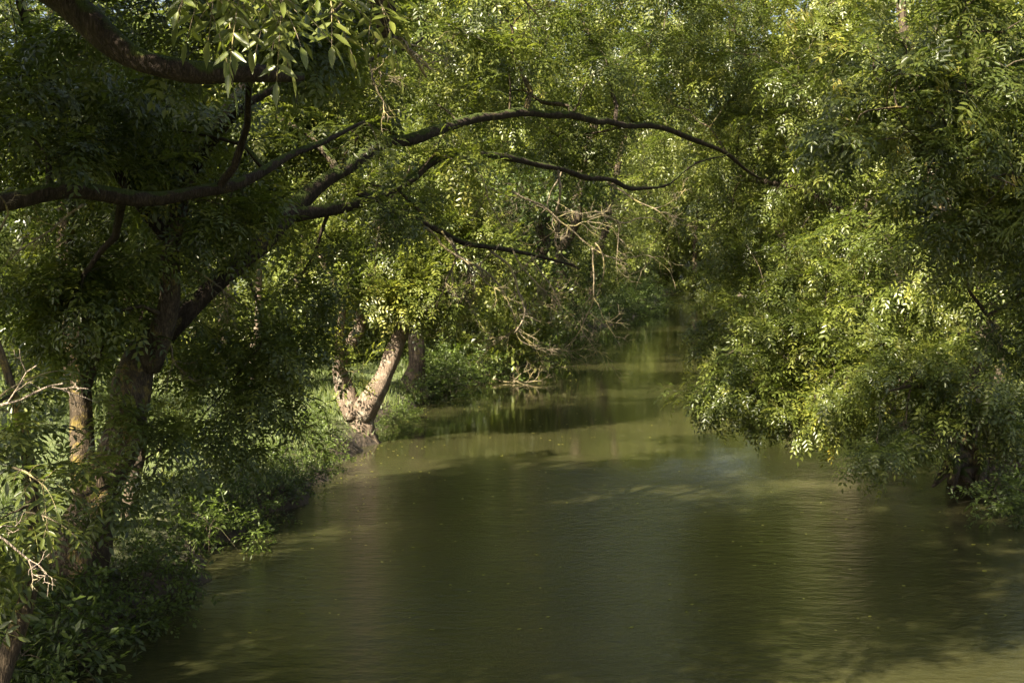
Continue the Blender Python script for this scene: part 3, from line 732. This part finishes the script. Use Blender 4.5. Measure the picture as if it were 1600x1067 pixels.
# ------------------------------------------------------------------ bank shrubs
def shrub(name, label, x, y, rx, h, temps, n, m, tm=0., group=None, cat='shrub', seed=0):
    z = max(.02, float(land_z(np.array(float(x)), np.array(float(y)))))
    b = np.array([x, y, z]); root = empty(name, b, label, cat, group)
    g = Grower(b); g.P.append(b + [0, 0, .02]); g.R.append(.03); g.T.append(np.array([0, 0, 1.]))
    for i in range(6):
        a = rng.uniform(0, 6.28); e = b + [math.cos(a) * rx * .5, math.sin(a) * rx * .5, h * rng.uniform(.5, .85)]
        g.branch(e, rmin=.006, rk=.01)
    u = nrm(rng.normal(0, 1, (n, 3))) * rng.random((n, 1)) ** .4; u[:, 2] = np.abs(u[:, 2])
    for t in b + u * [rx, rx, h]: g.branch(t, rmin=.003, rk=.006, wob=.02)
    finish(root, g, g.leaves(temps, 3, tmean=tm, droop=.1, scale=(.6, 1), zmin=.03), m, M_bark, [], crown='foliage')
    return root


sh = [shrub('bank_shrub', 'x', 0, 0, .9, .9, LEAFY, 60, M_bush, 0.),
      shrub('bramble', 'x', 0, 0, 1.0, .65, HERB, 60, M_bush, -.02),
      shrub('nettle_clump', 'x', 0, 0, .8, .75, HERB, 55, M_bush, .1)]
SPOT = [(1, -4.85, 11.6, 1.3, 'bramble bush spilling into the water at the bottom left corner', 'plant'),
        (1, -4.75, 13.1, 1.1, 'dark bramble at the foot of the forked ash', 'plant'),
        (0, -4.5, 14.4, .95, 'low shrub on the waterline below the forked ash trunk', 'shrub'),
        (2, -4.4, 15.8, .95, 'leafy weeds below the slim trunk at the water edge', 'plant'),
        (2, -4.3, 18.0, 1.0, 'bright green nettles on the bank just past the slim trunk', 'plant'),
        (0, -4.25, 19.6, .8, 'rounded green shrub on the bank past the nettles', 'shrub'),
        (1, -4.1, 21.3, .85, 'mixed bramble midway along the near left bank', 'plant'),
        (0, -3.95, 23.2, .8, 'shrub beside the sunlit lawn on the left bank', 'shrub'),
        (2, -3.8, 25.2, .85, 'weeds hanging over the water before the pale forked tree', 'plant'),
        (1, -4.3, 27.2, .8, 'bramble against the left side of the pale forked tree', 'plant'),
        (2, -4.5, 29.2, .5, 'green leaves round the foot of the pale forked tree', 'plant'),
        (0, -3.0, 32.3, .6, 'low shrub right of the pale forked tree at the water', 'shrub'),
        (2, -2.9, 34.5, .7, 'sunny weeds on the grassy bank behind the pale forked tree', 'plant'),
        (0, -2.9, 38.5, .8, 'shrub at the foot of the dark upright trunk', 'shrub'),
        (1, -2.2, 42, 1.5, 'wide bramble on the shaded part of the left bank', 'plant'),
        (0, -1.6, 46, 1.8, 'tall shrub above the half sunk branches', 'shrub'),
        (0, -.6, 50, 2.0, 'large dark shrub leaning over the half sunk branches', 'shrub'),
        (1, .6, 55, 2.0, 'dark bramble hanging to the water past the sunk branches', 'plant'),
        (0, 1.7, 60, 2.2, 'dark shrub under the ivy-clad tree', 'shrub'),
        (0, 3.0, 68, 2.4, 'shrub just beyond the ivy-clad tree', 'shrub'),
        (2, 3.6, 78, 2.3, 'light green bush at the turn of the left bank', 'shrub'),
        (0, 4.6, 88, 2.2, 'bush after the turn of the left bank', 'shrub'),
        (0, 8.5, 106, 2, 'farthest bush seen on the left bank', 'shrub'),
        (0, 11.5, 118, 2.4, 'small bright bush low over the far water on the left bank', 'shrub'),
        (1, 13.8, 128, 2.6, 'far bramble trailing over the left bank beyond the bend', 'plant'),
        (0, 13.5, 140, 2.4, 'distant shrub on the left bank, second from the end of the river', 'shrub'),
        (0, 15.5, 160, 2.6, 'distant rounded bush at the far end of the left bank', 'shrub'),
        (0, 19.5, 185, 3.0, 'last shrub visible at the end of the river on the left', 'shrub'),
        (0, 8.4, 98, 2.4, 'shrub overhanging the left bank after the turn', 'shrub'),
        (2, .9, 57, 1.6, 'lit weeds below the ivy-clad tree', 'plant'),
        (0, -2.6, 40.5, 1.3, 'shrub just past the dark upright trunk', 'shrub'),
        (1, -2.3, 44, 1.4, 'bramble between the dark upright trunk and the sunk branches', 'plant'),
        (1, -5.3, 12.4, 1.3, 'leafy bramble mound above the waterline between the thin mossy trunk and the forked ash', 'plant'),
        (1, 8.3, 20.2, 1.2, 'dark leafy plant low over the water at the right edge', 'plant'),
        (0, 8.9, 21.6, 1.0, 'shrub at the right edge in front of the gnarled trunk', 'shrub'),
        (0, 10.6, 27, 1.5, 'shrub in the shade behind the gnarled trunk', 'shrub'),
        (1, 10.8, 31, 1.5, 'bramble on the right bank behind the sweeping ash foliage', 'plant'),
        (0, 11.5, 36, 2, 'shrub under the sunlit tree on the right bank', 'shrub'),
        (0, 12.4, 46, 2.2, 'shrub on the right bank at the middle distance', 'shrub'),
        (1, 14, 58, 2.6, 'shrub at the foot of the bright overhanging tree', 'shrub'),
        (0, 17, 74, 2, 'shrub on the right bank beside the far water', 'shrub'),
        (1, 20.5, 96, 2, 'last bush on the right bank before the far reach', 'shrub')]
for k, (i, x, y, s, lab, cat) in enumerate(SPOT):
    c = copy_tree(sh[i]); c['label'] = lab; c['category'] = cat
    c.location = (x, y, max(.02, float(land_z(np.array(float(x)), np.array(float(y)))) - .05))
    c.scale = (s, s, s * rng.uniform(.85, 1.1)); c.rotation_euler = (0, 0, rng.uniform(0, 6.28))
for o in sh:
    for ch in list(o.children): bpy.data.objects.remove(ch)
    bpy.data.objects.remove(o)

# hedge behind the lawn: a row of shrubs one can tell apart
HB = shrub('hedge_bush', 'rounded bush of the hedge behind the sunny lawn', -14, 44, 1.6, 2.2, WOOD, 130, M_wood, .1, group='bushes of the hedge behind the lawn')
for k in range(13):
    c = copy_tree(HB); x = -30 + k * 2.5 + rng.uniform(-.5, .5); y = 50 + rng.uniform(-1.5, 1.5) - (k > 8) * 1.5
    c.location = (x, y, .9); c.scale = (1.3, 1.2, rng.uniform(1.1, 1.7)); c.rotation_euler = (0, 0, rng.uniform(0, 6.28))

# ------------------------------------------------------------------ grass
def grass(x0, x1, y0, y1, n, hgt):
    x = rng.uniform(x0, x1, n); y = y0 + (y1 - y0) * rng.random(n) ** 1.4
    z = land_z(x, y); ok = (z > .18); x, y, z = x[ok], y[ok], z[ok]; n = len(x)
    h = hgt * rng.uniform(.4, 1.2, n) * (1 + .6 * np.sin(x * .8 + y * .5)); a = rng.uniform(0, 6.28, n); wd = .006 + .00035 * y
    p = np.stack([x, y, z - .02], 1); s = np.stack([np.cos(a), np.sin(a), 0 * a], 1) * wd[:, None]
    lean = rng.normal(0, .35, (n, 3)) * h[:, None]; lean[:, 2] = 0
    top = p + lean + np.stack([0 * h, 0 * h, h], 1)
    V = np.stack([p - s, p + s, top], 1).reshape(-1, 3)
    return V, np.arange(n * 3).reshape(-1, 3), rng.normal(.45, .13, n)


V, T, C = grass(-22, -2.5, 12, 62, 110000, .22)
tag(link_mesh('grass', V, T, M_grass, tint=C), 'rough meadow grass growing on the left bank', kind='stuff')

# ------------------------------------------------------------------ bare and dead branches
def twiggy(B, p, d, L, r, depth, rr, droop=-.1, kink=.28, kids=(2, 4)):
    n = max(4, int(L / .07)) if depth < 2 else 5
    n = min(n, 22); q = [p]; dd = nrm(d)
    for i in range(n):
        dd = nrm(dd + np.array([rr.gauss(0, kink), rr.gauss(0, kink), rr.gauss(0, kink) + droop]) * (.5 if depth == 0 else .8)); q.append(q[-1] + dd * L / n)
    q = np.array(q); B.add(*tube(q, np.linspace(r, r * .45, len(q)), 5 if depth == 0 else 3))
    if depth >= 3 or L < .08: return
    for k in range(rr.randint(*kids)):
        f = rr.uniform(.3, .98); i = int(f * (len(q) - 1)); t = nrm(q[min(i + 1, len(q) - 1)] - q[i - 1])
        o = nrm(np.array([rr.gauss(0, 1), rr.gauss(0, 1), rr.gauss(0, 1)])); o = nrm(o - t * (o @ t))
        twiggy(B, q[i], t * .8 + o * .8, L * rr.uniform(.35, .6), max(.003, r * (.62 - .2 * f)), depth + 1, rr, droop, kink, kids)


def dead(name, parent, px, py, d, to, L, r, m, seed, droop=-.12, kids=(3, 5), **kw):
    rr = random.Random(seed); B = Buf(); p = P(px, py, d); e = P(*to); r = r * (1.25 if parent else 1)
    twiggy(B, p, e - p, L or np.linalg.norm(e - p), r, 0, rr, droop=droop, kids=kids, **kw)
    return B.build(name, m, parent, origin=np.array(parent.location) if parent else None, smooth=True)


for args in [(660, 352, 20, (800, 470, 20.5), None, .022, 1), (700, 368, 20.4, (740, 480, 20.2), None, .018, 2), (760, 385, 21, (890, 500, 21), None, .022, 3), (830, 400, 21.6, (870, 480, 21.5), None, .016, 4),
             (870, 262, 22, (940, 400, 22.4), None, .022, 5), (925, 385, 22.6, (935, 560, 22.6), None, .014, 6), (800, 300, 21, (1000, 380, 22), None, .016, 7), (930, 330, 22.6, (1060, 420, 23.5), None, .016, 8), (720, 250, 20, (820, 330, 20), None, .014, 9),
             (560, 60, 17.5, (640, 160, 17.5), None, .018, 10), (260, 520, 15.5, (330, 640, 15.6), None, .014, 12), (300, 420, 15.4, (420, 470, 15.8), None, .012, 13), (640, 260, 19, (560, 400, 18.5), None, .012, 14), (780, 382, 21, (720, 500, 21), None, .014, 61), (800, 388, 21.3, (840, 510, 21.2), None, .014, 62), (840, 398, 21.8, (800, 460, 21.5), None, .012, 63), (690, 362, 20.2, (780, 430, 20.3), None, .014, 64),
             (880, 262, 22.2, (860, 370, 22), None, .014, 65), (950, 285, 23.1, (1030, 380, 23.4), None, .014, 66), (900, 330, 22.4, (780, 350, 22), None, .012, 67), (930, 380, 22.6, (1000, 450, 23), None, .012, 68)]:
    px, py, d, to, L, r, sd_ = args
    dead('dead_branch', TREE1, px, py, d, to, L, r, M_dead, sd_, droop=-.05)
for args in [(560, -40, 9.2, (620, 150, 9.6), .018, 31), (770, -60, 10, (830, 40, 10.2), .012, 32), (0, 360, 12.4, (90, 250, 12.2), .010, 33), (130, 320, 12.9, (40, 420, 12.4), .012, 34)]:
    px, py, d, to, r, sd_ = args
    dead('dead_branch', NEAR, px, py, d, to, None, r, M_dead, sd_, droop=-.05, kids=(2, 4))

# bare pale branch ends reaching in from the left edge
o = dead('bare_branch', None, -60, 640, 6.4, (105, 668, 6.5), None, .011, M_pale, 51, droop=0.02, kids=(2, 3))
tag(o, 'forked pale bare branch reaching in from the left edge above the ash leaves', 'branch')
o = dead('bare_branch', None, -50, 800, 6.2, (30, 915, 6.3), None, .009, M_pale, 57, droop=-.02, kids=(2, 3))
tag(o, 'small pale bare branch end low on the left edge over the thin trunk', 'branch')

# half sunk branches in the water
rr = random.Random(77)
for k, (px, py, d, to, lab) in enumerate([(760, 590, 48, (900, 588, 47), 'longest half sunk dead branch lying out from the left bank'), (770, 600, 46, (850, 582, 46), 'small forked dead branch standing out of the water beside the long sunk one')]):
    B = Buf(); p = P(px, py, d); p[2] = .15; e = P(*to); e[2] = .12
    twiggy(B, p, e - p, np.linalg.norm(e - p), .035, 0, random.Random(80 + k), droop=.01, kids=(4, 5), kink=.2)
    o = B.build('fallen_branch', M_dead, None, smooth=True); tag(o, lab, 'branch')

# floating leaves and specks
m = 900
fy = 14 + 60 * rng.random(m) ** 1.1; u_ = rng.random(m); u_ = np.where(rng.random(m) < .6, u_ ** 4, u_); fx = xl(fy) + .3 + (xr(fy) - xl(fy) - 1) * u_
a = rng.uniform(0, 6.28, m); s = rng.uniform(.012, .038, m)
V = np.stack([np.stack([fx + s * np.cos(a + k), fy + s * np.sin(a + k) * .9, 0 * fx + .006], 1) for k in (0, 1.2, 3.14, 4.3)], 1).reshape(-1, 3)
i = np.arange(m)[:, None] * 4
T = np.vstack([i + [0, 1, 2], i + [0, 2, 3]])
tag(link_mesh('floating_leaves', V, T, M_key, tint=np.full(len(T), .5)), 'small fallen yellow leaves drifting on the river', kind='stuff')


# ------------------------------------------------------------------ close leafy twigs, every leaflet its own piece
def leaf_mesh():
    B = Buf(); leaflet(B, np.zeros(3), np.array([1., 0, 0]), np.array([0, 0, 1.]), 1., .30, .50, 0)
    V, T, C = B.get(); return V, T, C


def leafy_twig(parent, p, d, L, n_nodes, seed, base, tint=.4, leafL=.30):
    rr = random.Random(seed); B = Buf(); pts = []; dd = nrm(d); q = np.array(p, float)
    for i in range(8):
        pts.append(q.copy()); dd = nrm(dd + np.array([rr.gauss(0, .1), rr.gauss(0, .1), -.06])); q = q + dd * L / 7
    pts = np.array(pts); B.add(*tube(pts, np.linspace(.009, .004, 8), 6))
    specs = []
    for i in range(n_nodes):
        f = .2 + .8 * i / (n_nodes - 1); x = f * 6.99; j = int(x); o = pts[j] * (1 - x + j) + pts[j + 1] * (x - j); t = nrm(pts[j + 1] - pts[j])
        s = nrm(np.cross(t, [0, 0, 1])); u = np.cross(s, t); roll = (i % 2) * 1.57 + rr.uniform(-.4, .4)
        for sg in (1, -1) if i < n_nodes - 1 else (1,):
            v = nrm(t * .7 + sg * (s * math.cos(roll) + u * math.sin(roll))) if i < n_nodes - 1 else t
            Lr = leafL * rr.uniform(.75, 1.1); k = rr.uniform(.1, .45)
            rp = np.array([o + v * Lr * g_ + np.array([0, 0, -1]) * Lr * k * g_ * g_ for g_ in np.linspace(0, 1, 5)])
            B.add(*tube(rp, np.linspace(.003, .0018, 5), 4))
            ss = nrm(np.cross(v, [0, 0, 1]) + 1e-3)
            for a_ in range(4):
                g_ = .3 + .7 * a_ / 3; c = o + v * Lr * g_ + np.array([0, 0, -1]) * Lr * k * g_ * g_; tt = nrm(v + np.array([0, 0, -2 * k * g_])); nn = nrm(np.cross(ss, tt))
                if a_ == 3: specs.append((c, tt, nn, Lr * .5))
                else:
                    for s2 in (1, -1): specs.append((c, nrm(tt * .7 + s2 * ss + nn * rr.uniform(-.3, .2)), nn + s2 * ss * rr.uniform(-.2, .3), Lr * rr.uniform(.40, .50)))
    tw = B.build('twig', M_dead, parent, origin=base, smooth=True)
    for (c, dr, nn, l) in specs:
        o = LEAF.copy(); COL.objects.link(o); o.parent = tw
        dr = nrm(dr); sd2 = nrm(np.cross(nn, dr)); z = np.cross(dr, sd2)
        from mathutils import Matrix
        Mx = Matrix(((dr[0] * l, sd2[0] * l, z[0] * l, c[0] - base[0]), (dr[1] * l, sd2[1] * l, z[1] * l, c[1] - base[1]), (dr[2] * l, sd2[2] * l, z[2] * l, c[2] - base[2]), (0, 0, 0, 1)))
        o.matrix_local = Mx
    return tw


V, T, C = leaf_mesh()
LEAF = link_mesh('leaf', V, T, M_ash, tint=C)
nb = np.array(NEAR.location)
for k, (px, py, d, to, L, nn) in enumerate([(290, -90, 6.6, (320, 20, 6.5), .34, 5), (360, -90, 6.7, (400, 45, 6.5), .36, 5), (430, -60, 7.0, (480, 70, 6.9), .36, 5), (330, -80, 7.2, (350, 5, 7.1), .28, 4), (500, -60, 7.6, (550, 50, 7.6), .36, 4), (400, -60, 7.6, (440, 30, 7.6), .34, 5), (570, -50, 8, (600, 40, 8), .34, 4)]):
    p = P(px, py, d); e = P(*to); leafy_twig(NEAR, p, e - p, L, nn, 200 + k, nb)
YT = bpy.data.objects.get('young_tree'); yb = np.array(YT.location)
for k, (px, py, d, to, L, nn) in enumerate([(20, 730, 8.6, (120, 750, 8.3), .45, 5), (40, 800, 8.8, (150, 800, 8.6), .35, 4), (0, 620, 8.6, (60, 560, 8.6), .35, 4)]):
    p = P(px, py, d); e = P(*to); leafy_twig(YT, p, e - p, L, nn, 230 + k, yb, leafL=.22)
bpy.data.objects.remove(LEAF)

print('LEAFTRIS', STAT, sum(STAT.values()))
print('ALLTRIS', sum(len(m_.polygons) for m_ in bpy.data.meshes))
